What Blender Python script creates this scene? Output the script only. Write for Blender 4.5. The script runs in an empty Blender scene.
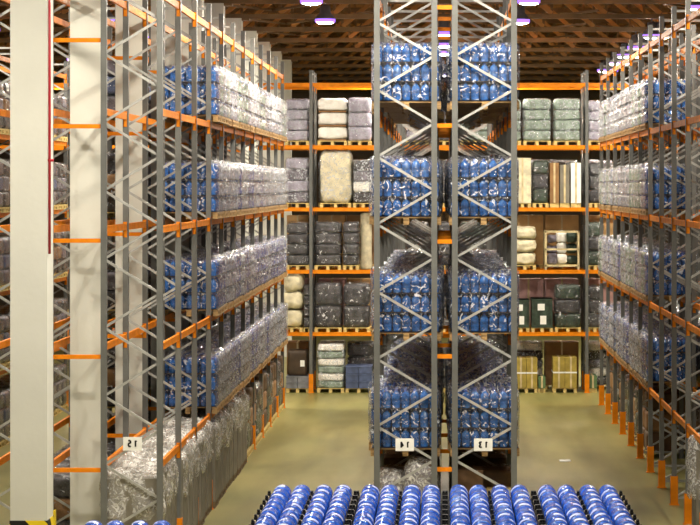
import bpy, math, random
from mathutils import Vector, noise
R = random.Random(7)
SC = bpy.context.scene
COL = SC.collection
EYE = 6.6
F = 2400.0
PI = math.pi

# ------------------------------------------------------------------ helpers
def lin(c):
    return tuple(((v / 255.0) / 12.92 if v / 255.0 <= 0.04045 else ((v / 255.0 + 0.055) / 1.055) ** 2.4) for v in c)

def P(name, rgb, rough=0.5, metal=0.0, var=0.12, scale=4.0, bump=0.0, bscale=30.0, coat=0.0, rgb2=None, spec=0.5, stretch=None):
    m = bpy.data.materials.new(name); m.use_nodes = True
    nt = m.node_tree; b = nt.nodes['Principled BSDF']
    c = lin(rgb)
    tc = nt.nodes.new('ShaderNodeTexCoord')
    src = tc.outputs['Object']
    if stretch:
        mp = nt.nodes.new('ShaderNodeMapping'); mp.inputs['Scale'].default_value = stretch
        nt.links.new(src, mp.inputs['Vector']); src = mp.outputs['Vector']
    n = nt.nodes.new('ShaderNodeTexNoise'); n.inputs['Scale'].default_value = scale; n.inputs['Detail'].default_value = 4
    nt.links.new(src, n.inputs['Vector'])
    r = nt.nodes.new('ShaderNodeValToRGB')
    c2 = lin(rgb2) if rgb2 else tuple(max(0, v * (1 - 2.5 * var)) for v in c)
    c3 = c if rgb2 else tuple(min(1, v * (1 + var)) for v in c)
    r.color_ramp.elements[0].position = 0.35; r.color_ramp.elements[1].position = 0.65
    r.color_ramp.elements[0].color = (*c2, 1); r.color_ramp.elements[1].color = (*c3, 1)
    nt.links.new(n.outputs['Fac'], r.inputs['Fac']); nt.links.new(r.outputs['Color'], b.inputs['Base Color'])
    b.inputs['Roughness'].default_value = rough; b.inputs['Metallic'].default_value = metal
    b.inputs['Coat Weight'].default_value = coat
    b.inputs['Specular IOR Level'].default_value = spec
    if bump:
        n2 = nt.nodes.new('ShaderNodeTexNoise'); n2.inputs['Scale'].default_value = bscale; n2.inputs['Detail'].default_value = 3
        nt.links.new(src, n2.inputs['Vector'])
        bp = nt.nodes.new('ShaderNodeBump'); bp.inputs['Strength'].default_value = bump; bp.inputs['Distance'].default_value = 0.05
        nt.links.new(n2.outputs['Fac'], bp.inputs['Height']); nt.links.new(bp.outputs['Normal'], b.inputs['Normal'])
    return m

def film(name, rgb, cover=0.2, rough=0.14, bump=0.8, bscale=9.0, haze=0.03, fold_glint=0.8):
    """clear stretch film: see-through, glossy, with whitish patches painting in glints as well as folds (cover = share of patches)"""
    m = bpy.data.materials.new(name); m.use_nodes = True
    nt = m.node_tree; nt.nodes.clear(); N = nt.nodes.new; L = nt.links.new
    out = N('ShaderNodeOutputMaterial'); tr = N('ShaderNodeBsdfTransparent'); df = N('ShaderNodeBsdfDiffuse'); gl = N('ShaderNodeBsdfGlossy')
    df.inputs['Color'].default_value = (*lin(rgb), 1); gl.inputs['Roughness'].default_value = rough
    gl.inputs['Color'].default_value = (1, 1, 1, 1)
    tc = N('ShaderNodeTexCoord'); oi = N('ShaderNodeObjectInfo'); ad0 = N('ShaderNodeVectorMath'); ad0.operation = 'ADD'
    sc = N('ShaderNodeVectorMath'); sc.operation = 'SCALE'; sc.inputs[0].default_value = (37.0, 19.0, 53.0)
    L(oi.outputs['Random'], sc.inputs['Scale']); L(tc.outputs['Object'], ad0.inputs[0]); L(sc.outputs[0], ad0.inputs[1])
    n = N('ShaderNodeTexNoise'); n.inputs['Scale'].default_value = bscale; n.inputs['Detail'].default_value = 4; n.inputs['Distortion'].default_value = 1.6
    L(ad0.outputs[0], n.inputs['Vector'])
    bp = N('ShaderNodeBump'); bp.inputs['Strength'].default_value = bump; bp.inputs['Distance'].default_value = 0.06
    L(n.outputs['Fac'], bp.inputs['Height']); L(bp.outputs['Normal'], gl.inputs['Normal'])
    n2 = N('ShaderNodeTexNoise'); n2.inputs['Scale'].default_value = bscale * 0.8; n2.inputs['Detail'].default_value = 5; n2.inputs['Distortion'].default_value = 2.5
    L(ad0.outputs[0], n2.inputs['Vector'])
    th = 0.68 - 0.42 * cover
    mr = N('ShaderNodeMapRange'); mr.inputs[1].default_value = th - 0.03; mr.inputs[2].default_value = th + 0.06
    mr.inputs[3].default_value = haze; mr.inputs[4].default_value = fold_glint  # white diffuse patches: lamp glints painted in along with the folds
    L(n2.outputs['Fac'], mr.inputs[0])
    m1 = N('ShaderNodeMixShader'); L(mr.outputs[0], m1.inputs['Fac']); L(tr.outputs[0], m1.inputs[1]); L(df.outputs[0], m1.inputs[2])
    fr = N('ShaderNodeFresnel'); fr.inputs['IOR'].default_value = 1.45; L(bp.outputs['Normal'], fr.inputs['Normal'])
    mn = N('ShaderNodeMath'); mn.operation = 'MINIMUM'; L(fr.outputs[0], mn.inputs[0]); mn.inputs[1].default_value = 0.26
    m2 = N('ShaderNodeMixShader'); L(mn.outputs[0], m2.inputs['Fac']); L(m1.outputs[0], m2.inputs[1]); L(gl.outputs[0], m2.inputs[2])
    L(m2.outputs[0], out.inputs['Surface'])
    return m

def emis(name, rgb, strength):
    m = bpy.data.materials.new(name); m.use_nodes = True
    nt = m.node_tree; nt.nodes.clear()
    o = nt.nodes.new('ShaderNodeOutputMaterial'); e = nt.nodes.new('ShaderNodeEmission')
    e.inputs['Color'].default_value = (*rgb, 1); e.inputs['Strength'].default_value = strength
    nt.links.new(e.outputs[0], o.inputs['Surface']); return m

class MB:
    def __init__(s): s.v = []; s.f = []; s.m = []; s.sm = []
    def _add(s, vs, fs, mi=0, smooth=False):
        o = len(s.v); s.v += [tuple(v) for v in vs]
        for f in fs: s.f.append(tuple(i + o for i in f)); s.m.append(mi); s.sm.append(smooth)
        return s
    def box(s, x0, x1, y0, y1, z0, z1, mi=0):
        vs = [(x0,y0,z0),(x1,y0,z0),(x1,y1,z0),(x0,y1,z0),(x0,y0,z1),(x1,y0,z1),(x1,y1,z1),(x0,y1,z1)]
        return s._add(vs, [(0,3,2,1),(4,5,6,7),(0,1,5,4),(1,2,6,5),(2,3,7,6),(3,0,4,7)], mi)
    def bar(s, p, q, w, h, mi=0, up=None):
        p = Vector(p); q = Vector(q); d = (q - p).normalized()
        u = Vector(up) if up else (Vector((0,0,1)) if abs(d.z) < 0.9 else Vector((0,1,0)))
        a = d.cross(u).normalized() * (w / 2); b = a.cross(d).normalized() * (h / 2)
        vs = [p-a-b,p+a-b,p+a+b,p-a+b,q-a-b,q+a-b,q+a+b,q-a+b]
        return s._add(vs, [(0,3,2,1),(4,5,6,7),(0,1,5,4),(1,2,6,5),(2,3,7,6),(3,0,4,7)], mi)
    def tube(s, p, q, r, n=10, mi=0, r2=None):
        p = Vector(p); q = Vector(q); d = (q - p).normalized(); r2 = r if r2 is None else r2
        u = Vector((0,0,1)) if abs(d.z) < 0.9 else Vector((1,0,0))
        a = d.cross(u).normalized(); b = d.cross(a).normalized()
        vs = [p + (a*math.cos(2*PI*i/n) + b*math.sin(2*PI*i/n))*r for i in range(n)] + [q + (a*math.cos(2*PI*i/n) + b*math.sin(2*PI*i/n))*r2 for i in range(n)]
        fs = [(i,(i+1)%n,n+(i+1)%n,n+i) for i in range(n)]
        s._add(vs, fs, mi, True); o = len(s.v) - 2*n
        s.f += [tuple(o+i for i in reversed(range(n))), tuple(o+n+i for i in range(n))]; s.m += [mi, mi]; s.sm += [False, False]
        return s
    def lathe(s, prof, c=(0,0,0), axis='z', n=12, mi=0):
        vs = []; fs = []
        for (r, t) in prof:
            for i in range(n):
                a = 2*PI*i/n; x, y = r*math.cos(a), r*math.sin(a)
                if axis == 'z': vs.append((c[0]+x, c[1]+y, c[2]+t))
                else: vs.append((c[0]+x, c[1]+t, c[2]+y))
        k = len(prof)
        for j in range(k-1):
            for i in range(n):
                q = (j*n+i, j*n+(i+1)%n, (j+1)*n+(i+1)%n, (j+1)*n+i)
                fs.append(q if axis == 'z' else tuple(reversed(q)))
        a = tuple(reversed(range(n))); b = tuple((k-1)*n+i for i in range(n))
        if axis != 'z': a = tuple(reversed(a)); b = tuple(reversed(b))
        fs += [a, b]
        return s._add(vs, fs, mi, True)
    def blob(s, w, d, h, c=(0,0,0), n=8, k=8, amp=0.0, fr=3.0, seed=0, mi=0, open_bottom=False, nz=None):
        """rounded box, base centre at c, surface crumpled by noise"""
        idx = {}; vs = []; fs = []; nz = nz or n
        def vert(i, j, l):
            key = (i, j, l)
            if key not in idx:
                p = Vector((2*i/n-1, 2*j/n-1, 2*l/nz-1))
                L = (abs(p.x)**k + abs(p.y)**k + abs(p.z)**k) ** (1.0/k)
                p = p / L
                q = Vector((p.x*w/2, p.y*d/2, p.z*h/2))
                if amp:
                    nn = noise.noise_vector(q*fr + Vector((seed*7.3, seed*3.1, seed)))
                    q += nn*amp + noise.noise_vector(q*fr*2.7 + Vector((seed, 5.0, 1.0)))*amp*0.5
                q.z = max(q.z, -h/2)
                idx[key] = len(vs); vs.append(q + Vector(c) + Vector((0,0,h/2)))
            return idx[key]
        for a in range(n):
            for b in range(n):
                if not open_bottom: fs.append((vert(a,b,0),vert(a,b+1,0),vert(a+1,b+1,0),vert(a+1,b,0)))
                fs.append((vert(a,b,nz),vert(a+1,b,nz),vert(a+1,b+1,nz),vert(a,b+1,nz)))
            for b in range(nz):
                fs.append((vert(a,0,b),vert(a+1,0,b),vert(a+1,0,b+1),vert(a,0,b+1)))
                fs.append((vert(a,n,b),vert(a,n,b+1),vert(a+1,n,b+1),vert(a+1,n,b)))
                fs.append((vert(0,a,b),vert(0,a,b+1),vert(0,a+1,b+1),vert(0,a+1,b)))
                fs.append((vert(n,a,b),vert(n,a+1,b),vert(n,a+1,b+1),vert(n,a,b+1)))
        return s._add(vs, fs, mi, True)
    def mesh(s, name, *mats):
        me = bpy.data.meshes.new(name); me.from_pydata(s.v, [], s.f)
        for m in mats: me.materials.append(m)
        me.polygons.foreach_set('material_index', s.m); me.polygons.foreach_set('use_smooth', s.sm)
        me.update(); return me

def link(name, me, parent=None, loc=(0,0,0), rot=None):
    o = bpy.data.objects.new(name, me); COL.objects.link(o)
    if parent is not None: o.parent = parent
    o.location = loc
    if rot: o.rotation_euler = rot
    return o

def tag(o, label, cat, group=None):
    o['label'] = label; o['category'] = cat
    if group: o['group'] = group
    return o

def thing(name, label, cat, loc=(0,0,0), group=None, rz=0.0):
    o = bpy.data.objects.new(name, None); COL.objects.link(o); o.empty_display_size = 0.2
    o.location = loc; o.rotation_euler = (0, 0, rz); return tag(o, label, cat, group)

def struct(name, me, loc=(0,0,0)):
    o = link(name, me, None, loc); o['kind'] = 'structure'; return o

def kids(o, _c={}):
    return list(o.children)

def copy_tree(o, parent=None):
    c = o.copy(); COL.objects.link(c)
    if parent is not None: c.parent = parent
    for ch in TREE.get(o.name, ()): 
        d = copy_tree(ch, c)
        TREE.setdefault(c.name, []).append(d)
    return c
TREE = {}
def part(name, me, parent, loc=(0,0,0), rot=None):
    o = link(name, me, parent, loc, rot); TREE.setdefault(parent.name, []).append(o); return o

ORD = 'first second third fourth fifth sixth seventh eighth ninth tenth eleventh twelfth thirteenth fourteenth fifteenth sixteenth seventeenth eighteenth nineteenth twentieth twenty-first twenty-second twenty-third twenty-fourth twenty-fifth twenty-sixth twenty-seventh twenty-eighth'.split()

# ------------------------------------------------------------------ materials
M = dict(
    post=P('grey_powder_coat', (104, 105, 102), 0.42, 0.0, 0.06, 3, spec=0.4),
    brace=P('galvanised_steel', (176, 176, 172), 0.4, 0.25, 0.08, 6),
    orange=P('orange_enamel', (234, 136, 14), 0.5, 0.0, 0.06, 4, spec=0.2),
    column=P('white_painted_concrete', (216, 216, 206), 0.7, 0.0, 0.025, 0.8, bump=0.05, bscale=12),
    floor=None,
    wood=P('pallet_wood', (186, 150, 98), 0.75, 0.0, 0.2, 5, stretch=(1, 6, 6)),
    paleWood=P('new_pallet_wood', (222, 196, 124), 0.75, 0.0, 0.12, 5, stretch=(1, 6, 6)),
    blue=P('blue_water_bottle', (42, 104, 182), 0.12, 0.0, 0.22, 9, coat=0.8),
    blue2=P('deep_blue_bottle', (34, 88, 194), 0.16, 0.0, 0.2, 9, coat=0.6),
    clear=P('clear_water_bottle', (176, 180, 194), 0.16, 0.0, 0.2, 7, coat=0.5),
    lav=P('lavender_water_bottle', (118, 124, 180), 0.18, 0.0, 0.2, 7, coat=0.5),
    green=P('pale_green_bottle', (156, 178, 162), 0.18, 0.0, 0.2, 7, coat=0.5),
    cap=P('bottle_cap', (220, 226, 238), 0.35, 0, 0.05),
    cap2=P('blue_cap', (70, 96, 170), 0.35, 0, 0.05),
    tray=P('dark_tier_sheet', (28, 30, 44), 0.6, 0, 0.1),
    black=P('black_plastic', (14, 14, 15), 0.6, 0, 0.1, spec=0.2),
    cream=P('cream_plastic', (214, 196, 150), 0.5, 0, 0.1),
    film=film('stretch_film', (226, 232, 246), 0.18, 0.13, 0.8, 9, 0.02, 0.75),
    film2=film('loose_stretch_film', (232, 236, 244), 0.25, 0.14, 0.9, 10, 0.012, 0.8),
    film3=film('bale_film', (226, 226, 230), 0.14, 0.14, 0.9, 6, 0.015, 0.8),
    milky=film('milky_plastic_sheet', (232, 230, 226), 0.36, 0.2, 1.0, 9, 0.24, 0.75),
    greybox=P('grey_cardboard', (128, 122, 108), 0.75, 0, 0.08, 2.5, bump=0.1, bscale=8),
    brownbox=P('brown_cardboard', (150, 112, 70), 0.75, 0, 0.1, 2.5),
    tanbox=P('tan_cardboard', (206, 166, 112), 0.75, 0, 0.08, 2.5),
    yellowbox=P('mustard_cardboard', (172, 150, 66), 0.7, 0, 0.1, 4),
    sack=P('white_sack', (240, 236, 228), 0.6, 0, 0.04, 5, bump=0.2, bscale=10),
    creamsack=P('cream_sack', (226, 216, 184), 0.6, 0, 0.1, 5, bump=0.3, bscale=9),
    dark=P('charcoal_bale', (70, 68, 72), 0.35, 0, 0.25, 6, bump=0.4, bscale=9),
    darkgreen=P('dark_green_bale', (58, 74, 62), 0.4, 0, 0.25, 6, bump=0.4, bscale=9),
    lavbale=P('lavender_grey_bale', (178, 172, 190), 0.4, 0, 0.12, 7, bump=0.3, bscale=10),
    greenbale=P('green_grey_bale', (148, 166, 152), 0.4, 0, 0.15, 7, bump=0.3, bscale=10),
    greybale=P('grey_bale', (128, 122, 134), 0.4, 0, 0.18, 7, bump=0.3, bscale=10),
    bluecrate=P('blue_grey_crate', (86, 100, 138), 0.5, 0, 0.15, 4),
    greycrate=P('grey_crate', (136, 138, 146), 0.5, 0, 0.15, 4),
    pink=P('pinkish_carton', (204, 160, 156), 0.7, 0, 0.1, 3),
    greencrate=P('green_crate', (96, 124, 84), 0.55, 0, 0.1, 3),
    white=P('white_card', (244, 244, 240), 0.6, 0, 0.02),
    ink=P('black_print', (16, 16, 16), 0.6, 0, 0.0),
    red=P('red_pipe_paint', (190, 40, 56), 0.4, 0, 0.05),
    yellow=P('yellow_guard_paint', (238, 206, 30), 0.5, 0, 0.06),
    web=P('ochre_steel', (190, 132, 64), 0.6, 0, 0.1, 1.5),
    truss=P('brown_steel', (122, 92, 52), 0.6, 0, 0.12, 1.5),
    deck=P('roof_deck', (172, 114, 52), 0.8, 0, 0.25, 0.35, rgb2=(104, 68, 32)),
    wall=P('dull_wall', (120, 104, 84), 0.8, 0, 0.1, 0.3),
    lampbody=P('lamp_housing', (120, 120, 130), 0.4, 0.4, 0.05),
    lens=emis('lamp_lens', (1.0, 0.91, 0.76), 900.0),
    ring=emis('lamp_violet_glass', (0.36, 0.16, 1.0), 2.2),
)
def floor_mat():
    m = P('sealed_concrete', (158, 150, 92), 0.36, 0, 0.08, 0.25, bump=0.02, bscale=3, rgb2=(138, 135, 80), spec=0.4)
    nt = m.node_tree; N = nt.nodes.new; L = nt.links.new
    b = nt.nodes['Principled BSDF']; old = b.inputs['Base Color'].links[0].from_socket
    tc = N('ShaderNodeTexCoord'); mp = N('ShaderNodeMapping'); mp.inputs['Scale'].default_value = (0.9, 0.12, 1)
    n = N('ShaderNodeTexNoise'); n.inputs['Scale'].default_value = 1.0; n.inputs['Detail'].default_value = 6
    L(tc.outputs['Object'], mp.inputs['Vector']); L(mp.outputs[0], n.inputs['Vector'])
    r = N('ShaderNodeValToRGB'); r.color_ramp.elements[0].position = 0.4; r.color_ramp.elements[1].position = 0.62
    r.color_ramp.elements[0].color = (*lin((206, 204, 190)), 1); r.color_ramp.elements[1].color = (1, 1, 1, 1)
    mx = N('ShaderNodeMix'); mx.data_type = 'RGBA'; mx.blend_type = 'MULTIPLY'; mx.inputs[0].default_value = 1.0
    L(n.outputs['Fac'], r.inputs['Fac']); L(old, mx.inputs[6]); L(r.outputs['Color'], mx.inputs[7]); L(mx.outputs[2], b.inputs['Base Color'])
    return m
M['floor'] = floor_mat()

# ------------------------------------------------------------------ hall
HX0, HX1, HY0, HY1, HZ = -24.0, 16.0, -8.0, 128.0, 13.3
struct('floor', MB().box(HX0, HX1, HY0, HY1, -0.3, 0).mesh('floor', M['floor']))
ce = MB().box(HX0, HX1, HY0, HY1, HZ, HZ + 0.2)
x = HX0 + 0.2
while x < HX1:
    ce.box(x, x + 0.18, HY0, HY1, HZ - 0.09, HZ + 0.01); x += 0.6
struct('ceiling', ce.mesh('ceiling', M['deck']))
struct('wall_back', MB().box(HX0, HX1, HY1, HY1 + 0.3, 0, HZ).mesh('wall_back', M['wall']))
struct('wall_left', MB().box(HX0 - 0.3, HX0, HY0, HY1, 0, HZ).mesh('wall_left', M['wall']))
struct('wall_right', MB().box(HX1, HX1 + 0.3, HY0, HY1, 0, HZ).mesh('wall_right', M['wall']))
struct('wall_front', MB().box(HX0, HX1, HY0 - 0.3, HY0, 0, HZ).mesh('wall_front', M['wall']))

CD = [36.1 + 5.75 * k for k in range(11)]
TZ = 11.55
tr = MB()
tr.box(HX0, HX1, -0.08, 0.08, TZ, TZ + 0.14); tr.box(HX0, HX1, -0.08, 0.08, HZ - 0.32, HZ - 0.14)
for i in range(-15, 15):
    a = 1.6 * i
    if a < HX0 or a + 1.6 > HX1: continue
    if i < 0: tr.bar((a, 0, TZ + 0.15), (a + 1.6, 0, HZ - 0.25), 0.1, 0.13, 1)
    else: tr.bar((a, 0, HZ - 0.25), (a + 1.6, 0, TZ + 0.15), 0.1, 0.13, 1)
    tr.box(a - 0.04, a + 0.04, -0.04, 0.04, TZ + 0.15, HZ - 0.25)
trm = tr.mesh('roof_beam', M['truss'], M['web'])
for k in range(-2, 16):
    struct('roof_beam', trm, (0, 36.1 + 5.75 * k, 0))
# horizontal wind bracing between trusses and purlins
pu = MB()
for i in range(14):
    xx = HX0 + 1.5 + 3.0 * i
    pu.box(xx - 0.06, xx + 0.06, HY0, HY1, HZ - 0.16, HZ - 0.1)
struct('roof_beam', pu.mesh('purlins', M['truss']))
br = MB()
for k in range(-2, 15):
    y0 = 36.1 + 5.75 * k
    for i in range(6):
        xa = -21 + 6.4 * i
        br.bar((xa, y0, TZ + 0.25), (xa + 3.2, y0 + 5.75, TZ + 0.25), 0.09, 0.06)
        br.bar((xa + 3.2, y0 + 5.75, TZ + 0.25), (xa + 6.4, y0, TZ + 0.25), 0.09, 0.06)
struct('roof_beam', br.mesh('wind_bracing', M['truss']))

# columns standing between the back-to-back rows
cm = MB(); cm.box(-0.275, 0.275, -0.275, 0.275, 0, TZ)
cm.box(0.2, 0.5, -0.2, 0.2, TZ - 0.06, TZ - 0.005, 1); cm.box(-0.5, -0.2, -0.2, 0.2, TZ - 0.06, TZ - 0.005, 1)
cmesh = cm.mesh('column', M['column'], M['truss'])
def hazard():
    m = bpy.data.materials.new('hazard_stripes'); m.use_nodes = True
    nt = m.node_tree; b = nt.nodes['Principled BSDF']; N = nt.nodes.new; L = nt.links.new
    tc = N('ShaderNodeTexCoord'); w = N('ShaderNodeTexWave'); w.wave_type = 'BANDS'; w.bands_direction = 'DIAGONAL'
    w.inputs['Scale'].default_value = 1.1; r = N('ShaderNodeValToRGB'); r.color_ramp.interpolation = 'CONSTANT'
    r.color_ramp.elements[1].position = 0.5; r.color_ramp.elements[0].color = (*lin((20, 20, 20)), 1); r.color_ramp.elements[1].color = (*lin((240, 210, 30)), 1)
    L(tc.outputs['Object'], w.inputs['Vector']); L(w.outputs['Fac'], r.inputs['Fac']); L(r.outputs['Color'], b.inputs['Base Color'])
    b.inputs['Roughness'].default_value = 0.5; return m
hz = hazard()
for i, d in enumerate(CD):
    c = struct('column', cmesh, (-6.185, d, 0))
    if i == 0:
        part('hazard_band', MB().box(-0.285, 0.285, -0.285, 0.285, 0.0, 1.62).mesh('hazard_band', hz), c)
        part('pipe', MB().tube((0.30, -0.2, 5.6), (0.30, -0.2, TZ - 0.3), 0.02, 10).tube((0.27, -0.2, 7.0), (0.36, -0.2, 7.0), 0.02, 8).mesh('pipe', M['red']), c)

# ------------------------------------------------------------------ pallet racks
LEV = [2.0 * k - 0.06 for k in range(1, 6)]     # beam tops
RH = 10.35
pm = MB()
pm.box(-0.05, 0.05, -0.05, -0.042, 0, RH); pm.box(-0.05, -0.042, -0.042, 0.045, 0, RH); pm.box(0.042, 0.05, -0.042, 0.045, 0, RH)
pm.box(-0.05, -0.02, 0.045, 0.05, 0, RH); pm.box(0.02, 0.05, 0.045, 0.05, 0, RH); pm.box(-0.07, 0.07, -0.07, 0.07, 0, 0.012)
post_mesh = pm.mesh('post', M['post'])
gm = MB(); gm.box(-0.075, 0.075, -0.075, -0.06, 0, 0.6); gm.box(-0.075, -0.06, -0.06, 0.07, 0, 0.6); gm.box(0.06, 0.075, -0.06, 0.07, 0, 0.6); gm.box(-0.1, 0.1, -0.1, 0.08, 0.0, 0.015)
guard_mesh = gm.mesh('foot_guard', M['orange'])
gy = MB(); gy.box(-0.09, 0.09, -0.09, -0.06, 0, 1.12); gy.box(-0.09, -0.06, -0.06, 0.07, 0, 1.12); gy.box(0.06, 0.09, -0.06, 0.07, 0, 1.12)
guard_yellow = gy.mesh('foot_guard', M['yellow'])

_bm = {}
def beam_mesh(length, side, axis):
    """box beam with hooked end plates; side = direction its outer face looks"""
    key = (round(length, 3), side, axis)
    if key not in _bm:
        b = MB(); h = length / 2
        def bx(a0, a1, t0, t1, z0, z1):
            if axis == 'y': b.box(t0, t1, a0, a1, z0, z1)
            else: b.box(a0, a1, t0, t1, z0, z1)
        bx(-h, h, -0.022, 0.022, -0.12, 0.0); bx(-h, h, -0.026, 0.026, -0.035, -0.001)
        for e in (-1, 1):
            a, c = (h - 0.008, h + 0.045); s0 = 0.03 * side
            lo, hi = (a, c) if e > 0 else (-c, -a)
            bx(lo, hi, min(s0, s0 + 0.014 * side), max(s0, s0 + 0.014 * side), -0.25, 0.03)
            lo2, hi2 = (h - 0.008, h) if e > 0 else (-h, -h + 0.008)
            bx(lo2, hi2, -0.026, 0.045, -0.25, 0.03) if side > 0 else bx(lo2, hi2, -0.045, 0.026, -0.25, 0.03)
        _bm[key] = b.mesh('beam', M['orange'])
    return _bm[key]

_zm = {}
def zig_mesh(w, flip):
    """zigzag bracing across a frame of width w along local x; flip: outer post at +x"""
    key = (round(w, 3), flip)
    if key not in _zm:
        b = MB(); xo, xi = (-w/2 + 0.05, w/2 - 0.05)
        if flip: xo, xi = xi, xo
        z = 0.148; side = 0
        while z + 0.581 < RH:
            a = (xo if side == 0 else xi, 0, z); c = (xi if side == 0 else xo, 0, z + 0.581)
            b.bar(a, c, 0.042, 0.03, up=(0, 1, 0)); z += 0.581; side = 1 - side
        b.box(min(xo, xi), max(xo, xi), -0.02, 0.02, 0.12, 0.17); b.box(min(xo, xi), max(xo, xi), -0.02, 0.02, RH - 0.12, RH - 0.07)
        _zm[key] = b.mesh('brace', M['brace'])
    return _zm[key]

def rack(label, xa, xb, ds, outer, levels=LEV, guards=True, group=None, yellow=False):
    """row along y. xa<xb; outer=-1: aisle post at xa"""
    t = thing('pallet_rack', label, 'rack', ((xa + xb) / 2, ds[0], 0), group)
    w = xb - xa
    for d in ds:
        f = part('upright_frame', zig_mesh(w, outer > 0), t, (0, d - ds[0], 0))
        for s in (-1, 1):
            p_ = part('post', post_mesh, f, (s * (w / 2 - 0.05), 0, 0))
            if guards and s == outer: part('foot_guard', guard_mesh, f, (s * (w / 2 - 0.05), 0, 0))
    if yellow: part('foot_guard', guard_yellow, TREE[t.name][0], (w / 2 - 0.05, 0, 0))
    for d0, d1 in zip(ds[:-1], ds[1:]):
        L = d1 - d0 - 0.1
        for z in levels:
            for s in (-1, 1):
                part('beam', beam_mesh(L, s, 'y'), t, (s * (w / 2 - 0.05), (d0 + d1) / 2 - ds[0], z))
    return t

def spacers(t, x0, x1, zs, d):
    """orange distance bars between two back-to-back rows, part of the row they are bolted to"""
    for z in zs:
        part('row_spacer', MB().box(x0 - t.location.x, x1 - t.location.x, -0.03, 0.03, -0.036, 0.036).mesh('row_spacer', M['orange']), t, (0, d - t.location.y, z))

DC = [41.4 + 2.85 * k for k in range(9)]
DL = [40.7 + 2.82 * k for k in range(12)]
DR = [44.15 + 2.85 * k for k in range(11)]
DW = [49.0 + 2.82 * k for k in range(9)]
SZL = [1.80, 3.72, 5.69, 7.63, 9.09]
SZ = [1.73, 3.68, 5.66, 7.66, 9.70]
r14 = rack('tall grey rack with orange foot guards, carrying the sign reading mirrored 14', -1.19, -0.10, DC, -1, group=None)
r13 = rack('tall grey rack in the centre carrying the sign reading mirrored 13', 0.155, 1.275, DC, 1)
for d in (DC[0], DC[1], DC[2], DC[3]): spacers(r14, -0.10, 0.155, SZ, d)
r15 = rack('grey and orange rack beside the white columns, carrying the sign reading mirrored 15', -5.80, -4.75, DL, 1)
r16 = rack('grey rack back to back with the aisle rack, beyond the white columns', -7.66, -6.61, DL, -1, yellow=True)
for d in [DL[0]] + DL[2::2]: spacers(r15, -6.61, -5.80, SZL, d)
r17 = rack('distant rack glimpsed through the gaps between the white columns', -12.3, -11.2, DW, 1)
rR = rack('long rack opposite the columns, its orange foot guards in a row along the floor', 4.75, 5.85, DR, -1)

# ------------------------------------------------------------------ pallets and water loads
def pallet_mesh(w, d, mat):
    b = MB()
    nb = 6
    for i in range(nb):
        y = -d/2 + (i + 0.5) * d / nb; b.box(-w/2, w/2, y - d/nb*0.38, y + d/nb*0.38, 0.118, 0.14)
    for x in (-w/2 + 0.05, 0, w/2 - 0.05):
        b.box(x - 0.05, x + 0.05, -d/2, d/2, 0.1, 0.118); b.box(x - 0.05, x + 0.05, -d/2, d/2, 0, 0.02)
        for y in (-d/2 + 0.06, 0, d/2 - 0.06): b.box(x - 0.05, x + 0.05, y - 0.055, y + 0.055, 0.02, 0.1)
    return b.mesh('pallet', mat)
PAL = pallet_mesh(1.2, 0.82, M['wood'])
TH = 0.335
bprof = [(0.050, 0.0), (0.072, 0.008), (0.076, 0.03), (0.071, 0.055), (0.076, 0.08), (0.076, 0.12), (0.069, 0.14), (0.076, 0.16), (0.076, 0.215), (0.060, 0.255), (0.034, 0.285), (0.022, 0.295)]
capprof = [(0.024, 0.29), (0.026, 0.292), (0.026, 0.318), (0.020, 0.322)]
def tier_mesh(mat, skip_front=False, nx=7, ny=5):
    b = MB()
    b.box(-0.585, 0.585, -0.405, 0.405, 0, 0.012, 1)
    for i in range(nx):
        for j in range(ny):
            if skip_front and j == 0: continue
            c = (-0.57 + (i + 0.5) * 1.14 / nx, -0.4 + (j + 0.5) * 0.8 / ny, 0.012)
            edge = i in (0, nx-1) or j in (0, ny-1)
            b.lathe(bprof if edge else bprof[5:], c, 'z', 10 if edge else 6, 0)
            b.lathe(capprof, c, 'z', 8 if edge else 5, 2)
    return b.mesh('bottle_tier', mat, M['tray'], M['cap2'])
TIER = {k: tier_mesh(M[k]) for k in ('blue', 'clear', 'lav', 'green')}
TIERF = tier_mesh(M['blue'], True)
BOT = MB().lathe(bprof, (0, 0, 0), 'z', 14, 0).lathe(capprof, (0, 0, 0), 'z', 10, 1).mesh('bottle', M['blue'], M['cap2'])
def wrap_mesh(h, seed, mat, amp=0.02, top=0.0):
    b = MB(); b.blob(1.21, 0.85, h + top, (0, 0, 0.0), 14, 14, amp, 5.0, seed, 0, True, 16)
    return b.mesh('stretch_wrap', mat)
WH = 3 * TH + 0.015
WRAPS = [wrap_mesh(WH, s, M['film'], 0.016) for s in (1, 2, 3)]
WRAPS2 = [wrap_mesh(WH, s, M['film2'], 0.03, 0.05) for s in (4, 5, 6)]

def water_proto(kind, wraps, front=False):
    t = thing('water_bottle_load', 'proto', 'pallet load')
    part('pallet', PAL, t)
    for k in range(3):
        tm = TIERF if front else TIER[kind]
        q = part('bottle_tier', tm, t, (0, 0, 0.14 + k * TH))
        if front:
            for i in range(7): part('bottle', BOT, q, (-0.57 + (i + 0.5) * 1.14 / 7, -0.4 + 0.08, 0.012))
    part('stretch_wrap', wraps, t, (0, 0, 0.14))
    return t
_used = {}
def water(kind, x, d, z, label, group, front=False, loose=False, flip=False):
    key = (kind, front, loose, R.randrange(3))
    if key not in _used:
        t = _used[key] = water_proto(kind, (WRAPS2 if loose else WRAPS)[key[3]], front)
    else:
        t = copy_tree(_used[key])
    t.location = (x, d, z + 0.004); t.rotation_euler = (0, 0, (PI if flip else 0) + R.uniform(-0.012, 0.012))
    tag(t, label, 'pallet load', group); return t

SH = {1: 'lowest', 2: 'second', 3: 'third', 4: 'top'}
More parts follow.
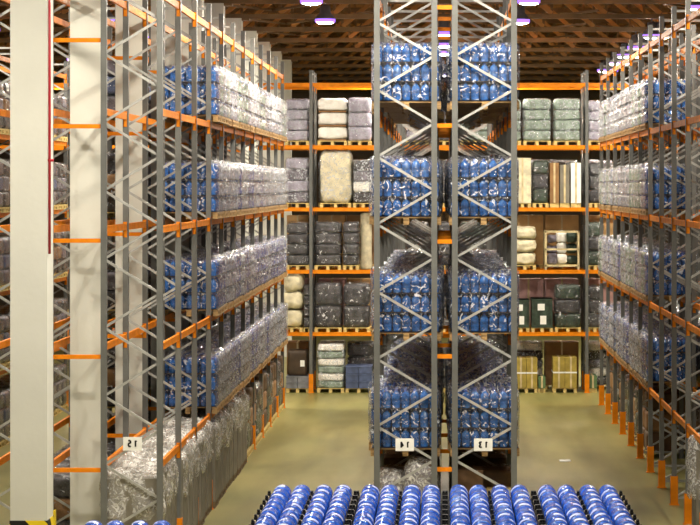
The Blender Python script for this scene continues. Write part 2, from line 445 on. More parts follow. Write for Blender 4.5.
# centre rows: loads in the near bays
for row, cx, wd in ((14, -0.645, '14'), (13, 0.715, '13')):
    for lv in (1, 2, 3, 4):
        z = LEV[lv - 1]
        nb = 5
        k = 0
        for b_ in range(nb):
            for j in range(3):
                d = DC[b_] + 0.07 + 0.44 + j * 0.91
                x = cx + (R.uniform(-0.015, 0.015) if k == 0 else R.uniform(-0.07, 0.07))
                if k == 0: lab = 'blue bottled water pallet at the rack end, %s loaded shelf above the %s sign' % (SH[lv], wd)
                else: lab = 'wrapped water pallet on %s loaded shelf of the %s sign rack, %s from near end' % (SH[lv], wd, ORD[k])
                water('blue', x, d, z, lab, 'water pallets in the two centre racks', front=(k == 0), loose=(k > 0))
                k += 1
# aisle rack by the columns and the rack opposite
def side(cx, ds, first, levels, where, group, flip, kinds, jitter=0.02):
    for lv in levels:
        z = LEV[lv - 1]; k = 0
        for b_ in range(first, len(ds) - 1):
            for j in range(3):
                d = ds[b_] + 0.09 + 0.43 + j * 0.895
                kd = 'blue' if k < 1 else R.choice(kinds[lv])
                lab = '%s water pallet on %s loaded shelf of %s, %s from near end' % ({'blue': 'blue', 'clear': 'clear', 'lav': 'lavender', 'green': 'greenish'}[kd], SH[lv], where, ORD[k])
                water(kd, cx + R.uniform(-jitter, jitter), d, z, lab, group, loose=(k > 0), flip=flip)
                k += 1
KL = {4: ['clear', 'clear', 'green', 'clear'], 3: ['clear', 'clear', 'lav'], 2: ['lav', 'clear', 'lav'], 1: ['lav', 'clear', 'clear']}
KR = {4: ['clear', 'green', 'clear'], 3: ['clear', 'green', 'clear'], 2: ['green', 'clear', 'lav'], 1: ['lav', 'clear', 'blue']}
side(-5.235, DL, 3, (1, 2, 3, 4), 'column-side rack', 'water pallets in the column-side rack', True, KL)
side(5.30, DR, 4, (1, 2, 3, 4), 'rack opposite the columns', 'water pallets in the rack opposite the columns', False, KR)

# darker bales in the rows beyond the columns
def blobstack(name, n, w, d, h, mats, wrapmat, seed, pal=True, amp=0.018, k=9):
    """returns list of (part name, mesh, z) for a wrapped stack of n layers"""
    out = []; z = 0.0
    if pal: out.append(('pallet', pallet_mesh(w, d, M['paleWood']), 0.0)); z = 0.14
    lh = (h - z) / n
    for i in range(n):
        b = MB().blob(w * 0.97, d * 0.97, lh * 0.97, (0, 0, 0), 8, k, amp, 4.0, seed * 5 + i)
        out.append((name, b.mesh(name, mats[i % len(mats)]), z + i * lh))
    if wrapmat:
        out.append(('stretch_wrap', MB().blob(w * 1.02, d * 1.02, h - z + 0.02, (0, 0, 0), 12, 12, 0.02, 5.0, seed, 0, True).mesh('stretch_wrap', wrapmat), z))
    return out
def put(name, label, cat, parts, loc, group=None, rz=0.0):
    t = thing(name, label, cat, loc, group, rz)
    for nm, me, z in parts: part(nm, me, t, (0, 0, z))
    return t
BL = [blobstack('bale', 3, 1.15, 0.82, 1.35, [M[a], M[b_]], M['film3'], i + 20) for i, (a, b_) in enumerate((('dark', 'greybale'), ('greybale', 'bluecrate'), ('dark', 'brownbox')))]
protoB = []
def bale(label, loc, group):
    i = R.randrange(3)
    while len(protoB) <= i: protoB.append(None)
    if protoB[i] is None: t = protoB[i] = put('bale_load', label, 'pallet load', BL[i], loc, group)
    else: t = copy_tree(protoB[i])
    t.location = loc; tag(t, label, 'pallet load', group); return t
for lv in (0, 1, 2, 3, 4):
    k = 0
    for b_ in range(1 if lv == 0 else 3, 7):
        for j in range(3):
            d = DL[b_] + 0.5 + j * 0.905
            bale('dark wrapped bale pallet %s behind the columns, %s from near end' % ('on the floor' if lv == 0 else 'on %s loaded shelf' % SH[lv], ORD[k]), (-7.135, d, 0 if lv == 0 else LEV[lv - 1] + 0.004), 'bale pallets in the rack behind the columns'); k += 1
for lv in (0, 1, 2, 3, 4):
    k = 0
    for b_ in range(2, 8):
        for j in range(3):
            d = DW[b_] + 0.5 + j * 0.905
            bale('dark bale pallet %s of distant rack glimpsed past columns, %s from near end' % ('on floor' if lv == 0 else 'on %s shelf' % SH[lv], ORD[k]), (-11.75, d, 0 if lv == 0 else LEV[lv - 1] + 0.004), 'bale pallets in the distant rack'); k += 1

rR2 = rack('dim rack standing back to back behind the rack with orange foot guards', 6.1, 7.2, DR, 1)
for lv in (0, 1):
    k = 0
    for b_ in range(2, 8):
        for j in range(3):
            d = DR[b_] + 0.5 + j * 0.905
            bale('dark bale pallet %s of dim rack behind orange guards, %s from near end' % ('on floor' if lv == 0 else 'on low shelf', ORD[k]), (6.65, d, 0 if lv == 0 else LEV[lv - 1] + 0.004), 'bale pallets in the dim rack'); k += 1

# floor level of the column-side rack: tall grey cartons under crumpled clear plastic
def carton_mesh(w, d, h, mat):
    b = MB(); b.box(-w/2, w/2, -d/2, d/2, 0, h)
    for s in (-1, 1): b.box(s*w*0.17 - 0.012, s*w*0.17 + 0.012, -d/2 - 0.006, d/2 + 0.006, 0.02, h - 0.02)
    b.box(-w/2 - 0.006, w/2 + 0.006, -0.012, 0.012, 0.02, h - 0.02)
    return b.mesh('carton', mat)
PALF = pallet_mesh(1.0, 0.82, P('weathered_wood', (120, 102, 76), 0.8))
CART = carton_mesh(1.0, 0.8, 1.5, M['greybox'])
SHEETS = [MB().blob(1.06, 0.84, 0.95, (0, 0, 0), 22, 5, 0.06, 3.2, s, 0, True, 14).mesh('plastic_cover', M['milky']) for s in (31, 32, 33)]
k = 0
for b_ in range(0, 6):
    for j in range(3):
        d = DL[b_] + 0.5 + j * 0.905
        t = thing('covered_carton', 'tall grey carton under crumpled clear plastic, %s on the floor below column-side rack' % ORD[k], 'carton', ((-5.33 if k < 3 else -5.2) + R.uniform(-0.03, 0.03), d, 0), 'plastic covered cartons on the floor')
        part('pallet', PALF, t); part('carton', CART, t, (0, 0, 0.14)); part('plastic_cover', SHEETS[k % 3], t, (0, 0, 0.93 + R.uniform(-0.12, 0.03)), (0, 0, R.choice((0, PI))))
        k += 1
FC = [blobstack('bale', 2, 1.1, 0.82, 1.5, [M['darkgreen'], M['dark']], M['film3'], 41), blobstack('carton_layer', 3, 1.1, 0.82, 1.6, [P('deep_brown_box', (96, 72, 46), 0.7), M['brownbox']], None, 42, True, 0.006, 16)]
k = 0
for b_ in range(6, 11):
    for j in range(3):
        d = DL[b_] + 0.5 + j * 0.905
        put('mixed_load', 'dark mixed pallet on the floor beyond the plastic covered cartons, %s along' % ORD[k], 'pallet load', FC[(k // 2) % 2], (-5.30, d, 0), 'mixed pallets on the floor of the column-side rack'); k += 1
k = 0
for b_ in range(5, 10):
    for j in range(3):
        d = DR[b_] + 0.5 + j * 0.905
        put('mixed_load', 'dark mixed pallet on the floor under rack opposite columns, %s from near end' % ORD[k], 'pallet load', FC[(k // 2 + 1) % 2], (5.5, d, 0), 'mixed pallets on the floor of the rack opposite'); k += 1
t = thing('covered_carton', 'white plastic wrapped carton on the floor in the nearest bay of rack opposite columns', 'carton', (5.27, 45.6, 0))
part('pallet', PAL, t); part('carton', CART, t, (0, 0, 0.14)); part('plastic_cover', MB().blob(1.22, 0.9, 1.3, (0, 0, 0), 22, 5, 0.08, 3.2, 39, 0, True, 14).mesh('plastic_cover', M['milky']), t, (0, 0, 0.6))

# floor level of the centre rows
t = thing('sack_load', 'clear plastic bags of grey goods on the floor under the 14 sign', 'pallet load', (-0.645, 41.93, 0))
part('pallet', PAL, t)
for i, (x, y, z, w, h) in enumerate(((-0.29, -0.1, 0.14, 0.54, 0.86), (0.27, -0.12, 0.14, 0.55, 0.82), (-0.27, -0.06, 0.96, 0.52, 0.72), (0.25, -0.08, 0.92, 0.56, 0.95))):
    s_ = part('bag', MB().blob(w * 0.9, 0.5, h * 0.9, (0, 0, 0), 10, 3.5, 0.03, 4, 50 + i).mesh('bag', M['greybale']), t, (x, y, z))
    part('bag_cover', MB().blob(w * 1.05, 0.66, h, (0, 0, 0), 16, 3.5, 0.06, 4, 55 + i).mesh('bag_cover', M['milky']), s_)
t = thing('timber_load', 'dark brown boxes with pale boards on the floor under the 13 sign', 'pallet load', (0.715, 41.93, 0))
part('pallet', PAL, t)
part('carton', MB().box(-0.5, -0.02, -0.36, 0.36, 0, 1.55).box(0.04, 0.5, -0.36, 0.36, 0, 1.1).mesh('carton', P('dark_brown_box', (92, 66, 40), 0.7)), t, (0, 0, 0.14))
part('board_stack', MB().box(0.0, 0.54, -0.39, 0.38, 0, 0.025).box(0.03, 0.52, -0.36, 0.36, 0.025, 0.05).box(0.06, 0.5, -0.39, 0.3, 0.05, 0.08).mesh('board_stack', M['paleWood']), t, (0, 0, 1.245))
for b_ in range(0, 4):
    for j in range(3):
        if b_ == j == 0: continue
        k = b_ * 3 + j
        for cx, wd in ((-0.645, '14'), (0.715, '13')):
            put('mixed_load', 'dark bale on the floor of the %s sign rack, %s behind its front load' % (wd, ORD[k - 1]), 'pallet load', FC[k % 2], (cx + R.uniform(-0.05, 0.05), DC[b_] + 0.51 + j * 0.91, 0), 'dark bales on the floor of the centre racks')

# ------------------------------------------------------------------ back rack across the far end
BD = 77.0; BS = F / BD
def bx_(px): return (px - 443.0) / BS
BXS = [-4.235 + 2.95 * k for k in range(-4, 5)]
def cross_rack(label, y0, y1):
    t = thing('pallet_rack', label, 'rack', (BXS[0], y0, 0)); w = y1 - y0
    for x in BXS:
        f = part('upright_frame', zig_mesh(w, False), t, (x - BXS[0], w / 2, 0), (0, 0, PI / 2))
        for s in (-1, 1):
            part('post', post_mesh, f, (s * (w / 2 - 0.05), 0, 0))
            if s < 0: part('foot_guard', guard_mesh, f, (s * (w / 2 - 0.05), 0, 0))
    for x0, x1 in zip(BXS[:-1], BXS[1:]):
        for z in LEV:
            for yy, sd in ((0.05, -1), (w - 0.05, 1)):
                part('beam', beam_mesh(x1 - x0 - 0.1, sd, 'x'), t, ((x0 + x1) / 2 - BXS[0], yy, z))
    return t
cross_rack('wide orange beamed rack closing both aisles at the far end', BD - 0.05, BD + 1.05)
cross_rack('rear rack standing back to back behind the far end rack', BD + 1.3, BD + 2.4)

def back(lv, p0, p1, ptop, kind, label, seed, depth=1.0, y=None, cat='pallet load', name=None):
    z0 = 0.0 if lv == 0 else LEV[lv - 1]
    w = (p1 - p0) / BS; x = bx_((p0 + p1) / 2); zt = EYE - (ptop - 187.0) / BS; h = zt - z0
    y = BD + 0.52 if y is None else y
    d = depth
    G = None
    if kind == 'sacks':
        pr = [('pallet', pallet_mesh(w, d, M['paleWood']), 0.0)]
        lh = (h - 0.14) / 3
        for i in range(3):
            pr.append(('slip_sheet', MB().box(-w*0.46, w*0.46, -d*0.46, d*0.46, 0, 0.05).mesh('slip_sheet', M['brownbox']), 0.14 + i * lh))
            pr.append(('sack_layer', MB().blob(w, d, lh - 0.06, (0, 0, 0), 10, 6, 0.04, 5, seed + i).mesh('sack_layer', M['sack']), 0.19 + i * lh))
        nm = 'sack_load'
    elif kind == 'bigbag':
        pr = [('pallet', pallet_mesh(w, d, M['paleWood']), 0.0)]
        pr.append(('bag', MB().blob(w, d, h - 0.14, (0, 0, 0), 16, 8, 0.05, 4, seed).mesh('bag', M['creamsack']), 0.14))
        pr.append(('bag_cover', MB().blob(w*1.05, d*1.05, h - 0.1, (0, 0, 0), 16, 8, 0.05, 4, seed, 0, True).mesh('bag_cover', M['film2']), 0.14))
        nm = 'bulk_bag'
    elif kind == 'bags':
        pr = [('pallet', pallet_mesh(w, d, M['paleWood']), 0.0)]
        lh = (h - 0.14) / 3
        for i in range(3): pr.append(('bag', MB().blob(w*(1 - 0.04*i), d, lh*1.0, (0.02*i, 0, 0), 10, 4, 0.05, 4, seed + i).mesh('bag', M['creamsack']), 0.14 + i*lh))
        nm = 'sack_load'
    elif kind == 'roll':
        pr = [('roll', MB().lathe([(w*0.40, 0), (w*0.46, 0.05), (w*0.5, h*0.08), (w*0.44, h*0.3), (w*0.47, h*0.6), (w*0.43, h*0.8), (w*0.5, h*0.9), (w*0.46, h*0.98), (w*0.2, h)], n=20).mesh('roll', M['creamsack']), 0.0)]
        nm = 'wrapped_roll'
    elif kind == 'carton':
        b = MB(); ww = w / 2 - 0.01
        for s in (-1, 1):
            for q in range(2):
                zz = 0.0 + q * (h - 0.14) / 2; c = s * w / 4
                b.box(c - ww/2, c + ww/2, -d/2, d/2, zz + 0.01, zz + (h - 0.14)/2 - 0.01)
                b.box(c - 0.03, c + 0.03, -d/2 - 0.004, d/2 + 0.004, zz + 0.012, zz + (h - 0.14)/2 - 0.006, 1)
        pr = [('pallet', pallet_mesh(w, d, M['paleWood']), 0.0), ('carton_stack', b.mesh('carton_stack', M['yellowbox'], M['cream']), 0.14),
              ('strap', MB().box(-w*0.5 - 0.005, w*0.5 + 0.005, -d/2 - 0.008, d/2 + 0.008, h*0.42, h*0.42 + 0.05).mesh('strap', M['white']), 0.14)]
        nm = 'carton_load'
    elif kind == 'cage':
        b = MB()
        for sx in (-1, 1):
            for sy in (-1, 1): b.box(sx*(w/2-0.03)-0.03, sx*(w/2-0.03)+0.03, sy*(d/2-0.03)-0.03, sy*(d/2-0.03)+0.03, 0, h)
        for zz in (0.1, h*0.5, h-0.06):
            for sy in (-1, 1): b.box(-w/2, w/2, sy*(d/2-0.03)-0.02, sy*(d/2-0.03)+0.02, zz, zz + 0.06)
            for sx in (-1, 1): b.box(sx*(w/2-0.03)-0.02, sx*(w/2-0.03)+0.02, -d/2, d/2, zz, zz + 0.06)
        g = MB()
        rr = random.Random(seed)
        for i in range(9):
            g.blob(rr.uniform(.25,.4), 0.4, rr.uniform(.22,.4), ((i % 3 - 1)*w*0.28, rr.uniform(-.15,.1), 0.16 + (i//3)*h*0.28), 6, 4, 0.04, 5, seed+i, i % 3)
        pr = [('cage_frame', b.mesh('cage_frame', M['cream']), 0.0), ('cage_floor', MB().box(-w/2+.02, w/2-.02, -d/2+.02, d/2-.02, 0.1, 0.16).mesh('cage_floor', M['paleWood']), 0.0), ('cage_contents', g.mesh('cage_contents', M['greybale'], M['sack'], M['darkgreen']), 0.0)]
        nm = 'cage_pallet'
    elif kind == 'labelled':
        b = MB().box(-w/2, w/2, -d/2, d/2, 0, h - 0.14); b.box(-w/2 - .01, w/2 + .01, -d/2 - .01, d/2 + .01, h - 0.2, h - 0.14)
        pr = [('pallet', pallet_mesh(w*1.05, d, M['paleWood']), 0.0), ('crate', b.mesh('crate', M['darkgreen']), 0.14),
              ('paper_label', MB().box(-w*0.22, w*0.12, -d/2 - 0.012, -d/2 - 0.001, h*0.52, h*0.72).mesh('paper_label', M['white']), 0.14),
              ('paper_label', MB().box(-w*0.1, w*0.2, -d/2 - 0.012, -d/2 - 0.001, h*0.1, h*0.36).mesh('paper_label', M['white']), 0.14)]
        nm = 'labelled_crate'
    elif kind == 'crates':
        pr = [('pallet', pallet_mesh(w, d, M['paleWood']), 0.0)]
        nn = max(2, int(round((h - 0.14) / 0.22))); lh = (h - 0.14) / nn
        for i in range(nn):
            b = MB()
            for c in (-w/4, w/4):
                b.box(c - w/4 + .01, c + w/4 - .01, -d/2, d/2, 0, lh - 0.02); b.box(c - w/4, c + w/4, -d/2 - .015, d/2 + .015, lh - 0.05, lh - 0.01)
            pr.append(('crate', b.mesh('crate', M['bluecrate' if seed % 2 else 'greycrate']), 0.14 + i*lh))
        nm = 'crate_stack'
    elif kind.startswith('box:'):
        m = M[kind[4:]]
        b = MB().box(-w/2, w/2, -d/2, d/2, 0.0, h - 0.14).box(-0.03, 0.03, -d/2 - .004, d/2 + .004, 0.01, h - 0.136, 1)
        pr = [('pallet', pallet_mesh(w, d, M['paleWood']), 0.0), ('carton', b.mesh('carton', m, M['cream']), 0.14)]
        nm = 'boxed_load'
    else:
        mats = {'lav': ['lavbale'], 'green': ['greenbale'], 'grey': ['greybale', 'lavbale'], 'dark': ['dark'], 'darkg': ['darkgreen', 'dark'], 'mixed': ['dark', 'sack', 'greybale'], 'gwhite': ['greenbale', 'sack']}[kind.split(':')[0]]
        n_ = int(kind.split(':')[1]) if ':' in kind else 4
        pr = blobstack('bale_layer', n_, w, d, h, [M[a] for a in mats], M['film2'] if kind[0] != 'd' else M['film3'], seed, True, 0.02, 8)
        nm = 'bale_load'
    return put(name or nm, label, cat, pr, (x, y, z0 + (0.004 if lv else 0)))
# top shelf
back(4, 285, 309, 99, 'lav:4', 'lavender grey wrapped stack on the top loaded shelf, just left of far rack post', 101)
back(4, 317.5, 347, 98, 'sacks', 'white sacks in three layers with dark gaps on the far rack top loaded shelf', 103)
back(4, 348, 371, 98, 'lav:3', 'lavender wrapped stack beside the white sacks on the far rack', 107)
back(4, 497, 521, 100, 'green:4', 'green grey bale half hidden behind the centre rack, far top loaded shelf', 109)
back(4, 523.5, 551, 99, 'green:4', 'green grey bale with bright left edge on the far rack top loaded shelf', 113)
back(4, 554, 580.5, 99, 'green:4', 'green grey bale next to the far rack post, top loaded shelf', 127)
back(4, 588, 612, 101, 'lav:4', 'lavender bale right of the green bales on the far rack', 131)
# third shelf
back(3, 285, 309, 158, 'grey:4', 'grey and lavender wrapped stack on the third far shelf, left of the post', 137)
back(3, 320, 351, 151.5, 'bigbag', 'tall cream wrapped bulk bag on the third shelf of far rack', 139)
back(3, 353, 373, 160, 'mixed:4', 'dark and white mixed stack beside the cream bulk bag', 149)
back(3, 514, 531, 158, 'box:creamsack', 'narrow cream box by the centre rack, third shelf of far rack', 151)
back(3, 533, 548.5, 160, 'darkg:3', 'dark green bale beside the narrow cream box on third far shelf', 157)
back(3, 550, 559, 163, 'box:brownbox', 'thin brown box between dark green bale and grey boxes', 163)
back(3, 560, 569.5, 165, 'box:greybox', 'thin grey box next to the thin brown box', 167)
back(3, 571, 581, 163, 'box:white', 'thin whitish box against the far rack post, third shelf', 173)
back(3, 589, 603, 162, 'dark:3', 'dark bale right of the far post on the third shelf', 179)
# second shelf
back(2, 286, 309, 223, 'dark:4', 'charcoal wrapped bale on the second far shelf, left of the post', 181)
back(2, 314.5, 341, 222, 'dark:4', 'charcoal wrapped bale on second far shelf, right of the post', 191)
back(2, 343, 359, 222, 'dark:4', 'narrow charcoal bale beside the white upright roll', 193)
back(2, 359.5, 372, 213, 'roll', 'white wrapped roll standing upright on the second shelf of far rack', 197)
back(2, 514, 536, 227, 'bags', 'white bags heaped near the centre rack on second far shelf', 199)
back(2, 545, 579.5, 231, 'cage', 'cream framed cage of mixed goods on the second shelf of far rack', 211)
back(2, 587, 604, 222, 'darkg:3', 'dark green bale beyond the cage and post on second far shelf', 223)
# lowest shelf
back(1, 281, 302.5, 274, 'bags', 'stack of cream bags on the lowest far shelf beside the column-side rack', 227)
back(1, 303.5, 309.5, 285, 'dark:4', 'slim charcoal bale between cream bags and far rack post', 228)
back(1, 314.5, 341.5, 283, 'dark:2', 'charcoal bale right of the post on the lowest far shelf', 229)
back(1, 343.5, 370, 283, 'dark:2', 'charcoal bale near the centre rack on the lowest far shelf', 233)
back(1, 513, 529, 300, 'labelled', 'small dark labelled crate near the centre rack, lowest far shelf', 239)
back(1, 532, 552.5, 299, 'labelled', 'dark crate with two white papers on lowest shelf of far rack', 241)
back(1, 555, 581, 285, 'darkg:3', 'dark green bale against the far post on the lowest shelf', 251)
back(1, 587, 603, 286, 'dark:3', 'charcoal bale right of the far post on the lowest shelf', 257)
for lv_, tp_, nm_ in ((0, 345, 'floor'), (1, 285, 'lowest shelf'), (2, 222, 'second shelf'), (3, 160, 'third shelf'), (4, 100, 'top loaded shelf')):
    back(lv_, 430, 458, tp_, 'dark:4', 'charcoal bale of the far rack seen through the gap between centre racks, %s' % nm_, 400 + lv_)
for lv_, nm_ in ((0, 'floor'), (1, 'lowest shelf'), (2, 'second shelf'), (3, 'third shelf'), (4, 'top loaded shelf')):
    tp_ = (345, 285, 222, 160, 100)[lv_]
    back(lv_, 406, 428.5, tp_, ('dark:3', 'lav:4')[lv_ > 2], 'wrapped stack of the far rack behind the left centre rack, %s' % nm_, 410 + lv_)
    back(lv_, 460, 490, tp_, ('darkg:3', 'green:4')[lv_ > 2], 'wrapped stack of the far rack behind the right centre rack, %s' % nm_, 420 + lv_)
# floor
back(0, 286, 309, 376, 'crates', 'grey crates stacked on the floor left of the far rack post', 260)
back(0, 317, 344, 344, 'gwhite:6', 'green white wrapped stack on the floor right of the far post', 263)
back(0, 345.5, 372, 366, 'crates', 'blue grey crates stacked on the floor by the centre rack', 269)
back(0, 515.5, 537.5, 358, 'carton', 'mustard cartons on the floor beside the centre rack', 271)
back(0, 538.5, 545.5, 377, 'box:greencrate', 'small green crate between the two mustard carton stacks', 277)
back(0, 553, 577, 357, 'carton', 'mustard cartons on a pallet near the right floor post of far rack', 281)
back(0, 589, 597, 376, 'box:greencrate', 'small green crate right of the orange foot guard at far rack', 283)
# loads in the rear row seen over the front ones
k = 0
for lv, kinds_ in ((0, ['box:brownbox', 'mixed:5', 'dark:3', 'mixed:5']), (1, ['box:pink', 'box:pink', 'box:tanbox', 'box:pink']), (2, ['box:tanbox', 'box:tanbox', 'box:brownbox', 'box:tanbox']), (3, ['dark:3', 'grey:3', 'darkg:3', 'grey:3'])):
    tops = {0: 345, 1: 281, 2: 216, 3: 160}[lv]
    for i, (x0, x1) in enumerate(((284, 306), (316, 343.5), (345, 374), (515, 545), (547, 581), (591, 616))):
        kd = kinds_[i % 4]
        back(lv, x0, x1, tops, kd, '%s load in rear row %s, %s from the column-side rack' % ({'box:brownbox': 'brown box', 'box:tanbox': 'tan box', 'box:pink': 'pinkish box', 'dark:3': 'charcoal bale', 'darkg:3': 'dark green bale', 'mixed:5': 'dark and white stack', 'grey:3': 'grey bale'}[kd], 'on floor' if lv == 0 else 'on %s shelf' % SH[lv], ORD[i]), 300 + k, 1.0, BD + 1.86); k += 1

# things stacked on the grey crates of the floor bay
t = thing('machine_box', 'dark brown box standing on the grey crates left of far post', 'box', (bx_(297), BD + 0.52, EYE - (376 - 187) / BS))
part('carton', MB().blob(0.62, 0.9, 0.82, (0, 0, 0), 8, 14, 0.006, 4, 3).mesh('carton', P('dark_brown_carton', (70, 54, 38), 0.6)), t)
part('paper_label', MB().box(0.1, 0.24, -0.462, -0.452, 0.3, 0.5).mesh('paper_label', M['white']), t)

# ------------------------------------------------------------------ signs (mirrored figures, as the photograph shows them)
SEG = {'1': [((0.5, 0), (0.5, 1)), ((0.5, 1), (0.22, 0.78))], '3': [((0.1, 0.9), (0.5, 1)), ((0.5, 1), (0.85, 0.78)), ((0.85, 0.78), (0.4, 0.53)), ((0.4, 0.53), (0.88, 0.25)), ((0.88, 0.25), (0.5, 0)), ((0.5, 0), (0.08, 0.12))],
       '4': [((0.7, 0), (0.7, 1)), ((0.7, 1), (0.05, 0.3)), ((0.05, 0.3), (0.95, 0.3))], '5': [((0.85, 1), (0.2, 1)), ((0.2, 1), (0.15, 0.55)), ((0.15, 0.55), (0.6, 0.62)), ((0.6, 0.62), (0.88, 0.32)), ((0.88, 0.32), (0.5, 0)), ((0.5, 0), (0.1, 0.1))]}
def sign(txt, px0, px1, py0, py1, d):
    s = F / d; w = (px1 - px0) / s; h = (py1 - py0) / s
    x = ((px0 + px1) / 2 - 443) / s; z = EYE - (py1 - 187) / s
    t = thing('row_sign', {'15': 'white number sign at the end of the column-side rack, figures mirrored', '14': 'white number sign under the left blue stack of the centre racks, figures mirrored', '13': 'white number sign under the right blue stack of the centre racks, figures mirrored'}[txt], 'sign', (x, d, z))
    part('panel', MB().box(-w/2, w/2, -0.006, 0.006, 0, h).mesh('panel', M['white']), t)
    ch = h * 0.46; cw = ch * 0.55; b = MB(); gap = 0.045
    x0 = (2 * cw + gap) / 2
    for i, c in enumerate(txt):
        for (a, q) in SEG[c]:
            # first character stands at the right, drawn right to left
            f = lambda u: (x0 - (i * (cw + gap)) - u[0] * cw, -0.009, h * 0.28 + u[1] * ch)
            b.bar(f(a), f(q), 0.028, 0.004, up=(0, 1, 0))
    part('lettering', b.mesh('lettering', M['ink']), t)
    part('clip', MB().box(-0.012, 0.012, 0.0, 0.03, h*0.3, h*0.7).mesh('clip', M['brace']), t)
sign('15', 123, 142, 437, 450.5, DL[0] - 0.09)
sign('14', 395.5, 414, 438.5, 451, DC[0] - 0.09)
sign('13', 474, 492.5, 438.5, 451, DC[0] - 0.09)

# ------------------------------------------------------------------ foreground: big blue bottles lying in black racks
TOPZ = 2.34; BR = 0.134; BLN = 0.485
prof = [(0.06, 0.0), (0.12, 0.006), (0.132, 0.03), (0.132, 0.085), (0.126, 0.10), (0.132, 0.115), (0.132, 0.19), (0.124, 0.21), (0.132, 0.23), (0.132, 0.30), (0.126, 0.315), (0.132, 0.33), (0.128, 0.36), (0.10, 0.40), (0.05, 0.43), (0.034, 0.44)]
BODY = MB().lathe(prof, (0, 0, 0), 'y', 20).mesh('bottle_body', M['blue2'])
CAPM = MB().lathe([(0.034, 0.432), (0.038, 0.434), (0.038, 0.474), (0.03, 0.478)], (0, 0, 0), 'y', 14).mesh('cap', M['cap'])
LBL = MB()
for i in range(10):
    a0 = PI * (0.30 + 0.04 * i); a1 = a0 + PI * 0.04
    LBL._add([(0.1335*math.cos(a0), 0.100, 0.1335*math.sin(a0)), (0.1335*math.cos(a0), 0.250, 0.1335*math.sin(a0)), (0.1335*math.cos(a1), 0.250, 0.1335*math.sin(a1)), (0.1335*math.cos(a1), 0.100, 0.1335*math.sin(a1))], [(3, 2, 1, 0)], 0, True)
pass
LABELM = LBL.mesh('bottle_label', P('pale_lilac_label', (222, 222, 246), 0.35, 0, 0.1, 16, rgb2=(56, 110, 208)))
OFF = [0.0, 0.278, 0.592, 0.872]
def rack_parts():
    xs = [-0.175, 0.436, 1.047]
    pr = []
    pr.append(('pallet', MB().box(-0.19, 1.065, 0.0, 0.97, 0.10, 0.14).box(-0.19, 1.065, 0.02, 0.12, 0, 0.1).box(-0.19, 1.065, 0.42, 0.54, 0, 0.1).box(-0.19, 1.065, 0.85, 0.95, 0, 0.1).mesh('pallet', M['wood'])))
    for q in range(6):
        z = 0.14 + q * 0.3217
        pr.append(('tier_frame', MB().box(-0.19, 1.065, 0.0, 0.02, z, z + 0.27).box(-0.19, 1.065, 0.95, 0.97, z, z + 0.27).box(-0.19, -0.17, 0.02, 0.95, z, z + 0.27).box(1.045, 1.065, 0.02, 0.95, z, z + 0.27).box(-0.19, 1.065, 0, 0.97, z + 0.27, z + 0.31).mesh('tier_frame', M['black'])))
    return pr, xs
RPARTS, RXS = rack_parts()
POSTB = MB().box(-0.021, 0.021, -0.07, 0.07, 0, 0.17).box(-0.018, 0.018, -0.05, 0.05, 0.17, 0.2).mesh('rack_post', M['black'])
PEG = MB().box(-0.016, 0.016, -0.03, 0.03, 0, 0.175).mesh('rack_peg', M['cream'])
RTOP = 0.14 + 6 * 0.3217
bproto = None; rproto = None
LANE = ['leftmost', 'second', 'third', 'rightmost']
def bottle_at(x, y, label, group):
    global bproto
    if bproto is None:
        bproto = thing('water_bottle', label, 'bottle', (0, 0, 0), group)
        part('bottle_body', BODY, bproto); part('bottle_label', LABELM, bproto); part('cap', CAPM, bproto)
        t = bproto
    else: t = copy_tree(bproto)
    t.location = (x, y, TOPZ - BR); t.rotation_euler = (0, R.uniform(-1.0, 1.0), 0); tag(t, label, 'bottle', group)
def brack(x, y, label):
    global rproto
    if rproto is None:
        rproto = thing('bottle_rack', label, 'bottle rack', (0, 0, 0), 'black bottle racks in front')
        for nm, me in RPARTS: part(nm, me, rproto)
        for j, px in enumerate(RXS):
            for i in range(2): part('rack_post', POSTB, rproto, (px, 0.13 + i * 0.485, RTOP))
            for i in range(2): part('rack_peg', PEG, rproto, (px, 0.36 + i * 0.485, RTOP - 0.02))
        t = rproto
    else: t = copy_tree(rproto)
    t.location = (x, y, 0); tag(t, label, 'bottle rack', 'black bottle racks in front')
YF = 34.55
for lane in range(4):
    x0 = -2.30 + 1.262 * lane
    for q in range(5):
        y0 = YF - 0.98 * (q + 1)
        brack(x0, y0, 'black bottle rack on a pallet, %s lane of blue bottles, %s from the far end' % (LANE[lane], ORD[q]))
        for i in range(2):
            for r_ in range(4):
                bottle_at(x0 + OFF[r_], y0 + 0.485 * i + 0.004, 'blue bottle lying in %s rack lane, %s row, %s from the far end' % (LANE[lane], ORD[r_], ORD[2 * q + (1 - i)]), 'blue bottles lying in the front racks')
brack(-4.47, 29.9, 'black bottle rack standing apart by the white column')
for i in range(2):
    for r_ in range(4):
        bottle_at(-4.47 + OFF[r_], 29.9 + 0.485 * i, 'blue bottle in the separate rack by the white column, %s row, %s bottle' % (ORD[r_], 'far' if i else 'near'), 'blue bottles in the separate rack')

# scraps on the floor
def scrap(px, py, w, d, label):
    D = F * EYE / (py - 187); x = (px - 443) * D / F
    o = link('paper_scrap', MB().blob(w, d, 0.02, (0, 0, 0), 6, 6, 0.01, 6, px).mesh('paper_scrap', M['white']), None, (x, D, 0)); tag(o, label, 'scrap')
scrap(565, 461, 0.28, 0.35, 'white scrap lying in the middle of the aisle with the orange foot guards')

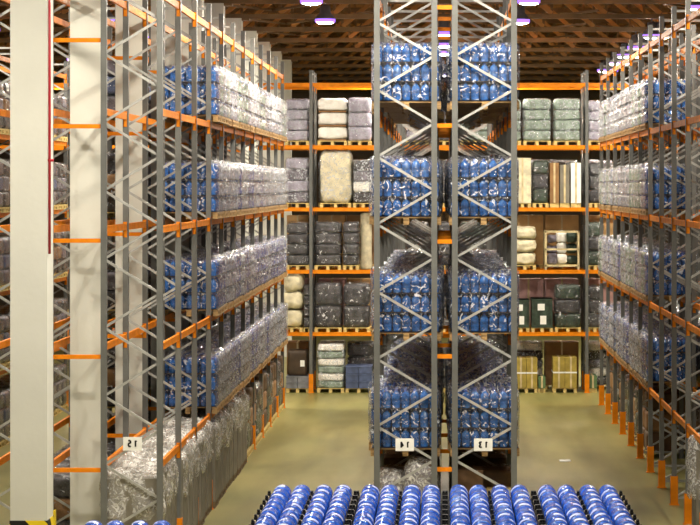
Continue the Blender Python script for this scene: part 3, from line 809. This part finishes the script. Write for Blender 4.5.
# ------------------------------------------------------------------ ceiling lamps
LH = 11.2
lm_body = MB().lathe([(0.08, 0.42), (0.14, 0.40), (0.15, 0.22), (0.27, 0.06), (0.28, 0.03)][::-1], n=24).tube((0, 0, 0.40), (0, 0, 0.62), 0.02, 8).mesh('lamp_housing', M['lampbody'])
lm_ring = MB()
ns = 24
vs = []; fs = []
for i in range(ns):
    a = 2*PI*i/ns
    for r_, z in ((0.28, 0.03), (0.28, -0.05), (0.235, -0.07)): vs.append((r_*math.cos(a), r_*math.sin(a), z))
for i in range(ns):
    j = (i+1) % ns
    fs += [(3*i, 3*i+1, 3*j+1, 3*j), (3*i+1, 3*i+2, 3*j+2, 3*j+1)]
lm_ring._add(vs, [tuple(reversed(f)) for f in fs], 0, True)
lm_ringm = lm_ring.mesh('glass_rim', M['ring'])
vs = [(0.235*math.cos(2*PI*i/16), 0.235*math.sin(2*PI*i/16), -0.068) for i in range(16)] + [(0.14*math.cos(2*PI*i/16), 0.14*math.sin(2*PI*i/16), -0.1) for i in range(16)]
fs = [(i, 16+i, 16+(i+1) % 16, (i+1) % 16) for i in range(16)] + [tuple(16+i for i in reversed(range(16)))]
lm_lens = MB()._add(vs, fs, 0, True).mesh('lens', M['lens'])
lp = None
def lamp(x, y, label, group):
    global lp
    if lp is None:
        lp = thing('ceiling_lamp', label, 'lamp', (0, 0, 0), group)
        part('lamp_housing', lm_body, lp); part('glass_rim', lm_ringm, lp); part('lens', lm_lens, lp)
        t = lp
    else: t = copy_tree(lp)
    t.location = (x, y, LH); tag(t, label, 'lamp', group)
def lamps(x, ys, where):
    for i, y in enumerate(ys): lamp(x, y, 'violet rimmed lamp %s, %s in line' % (where, ORD[i]), 'ceiling lamps')
lamps(-3.25, [4, 11, 18, 25, 32, 39, 46, 53, 59.3, 66.2], 'over the aisle by the columns')
lamps(2.9, [4, 20, 36], 'over the aisle with orange foot guards')
lamps(2.12, [59.3, 66.4], 'beside the top of the centre rack')
lamps(0.03, [31, 38.6, 71.7, 77.4, 82, 98], 'above the gap between the centre racks')  # nearest two added out of frame to light the top bottle tiers
lamps(-1.5, [78.4], 'added unseen past far rack, left of centre')  # added behind the centre loads to brighten the far rack's upper beams
lamps(1.5, [78.4], 'added unseen past far rack, right of centre')  # its twin, likewise added out of sight for the upper beams
lamps(-8.2, [72.8], 'added between the columns and the far rack')  # extra lamp added to brighten the left of the far rack
lamps(6.5, [46, 53, 61.4], 'nearest above rack opposite columns')  # nearer two added out of frame to light the rack's near end
lamps(6.35, [73, 79, 83.8, 88.5, 94.5], 'in the paired line above rack opposite columns, inner side')
lamps(6.62, [73, 79, 83.8, 88.5, 94.5], 'in the paired line above rack opposite columns, outer side')
lamps(-9.3, [32, 40, 48, 56, 66, 74], 'beyond the white columns')
lamps(-13.2, [62, 70, 78, 86], 'far beyond the white columns')

# ------------------------------------------------------------------ world, camera, colour
w = bpy.data.worlds.new('World'); SC.world = w; w.use_nodes = True
w.node_tree.nodes['Background'].inputs['Color'].default_value = (1, 0.9, 0.75, 1); w.node_tree.nodes['Background'].inputs['Strength'].default_value = 0.6
cam = bpy.data.cameras.new('Camera'); co = bpy.data.objects.new('Camera', cam); COL.objects.link(co)
co.location = (0, 0, EYE); co.rotation_euler = (PI / 2, 0, 0)
cam.sensor_width = 36; cam.lens = F / 700 * 36; cam.shift_x = -93 / 700; cam.shift_y = -75.5 / 700; cam.clip_end = 400; cam.clip_start = 0.1
SC.camera = co
SC.cycles.transparent_max_bounces = 20; SC.cycles.diffuse_bounces = 2
vs_ = SC.view_settings; vs_.view_transform = 'Standard'; vs_.look = 'None'; vs_.gamma = 1.0; vs_.use_curve_mapping = False
vs_.exposure = -0.1
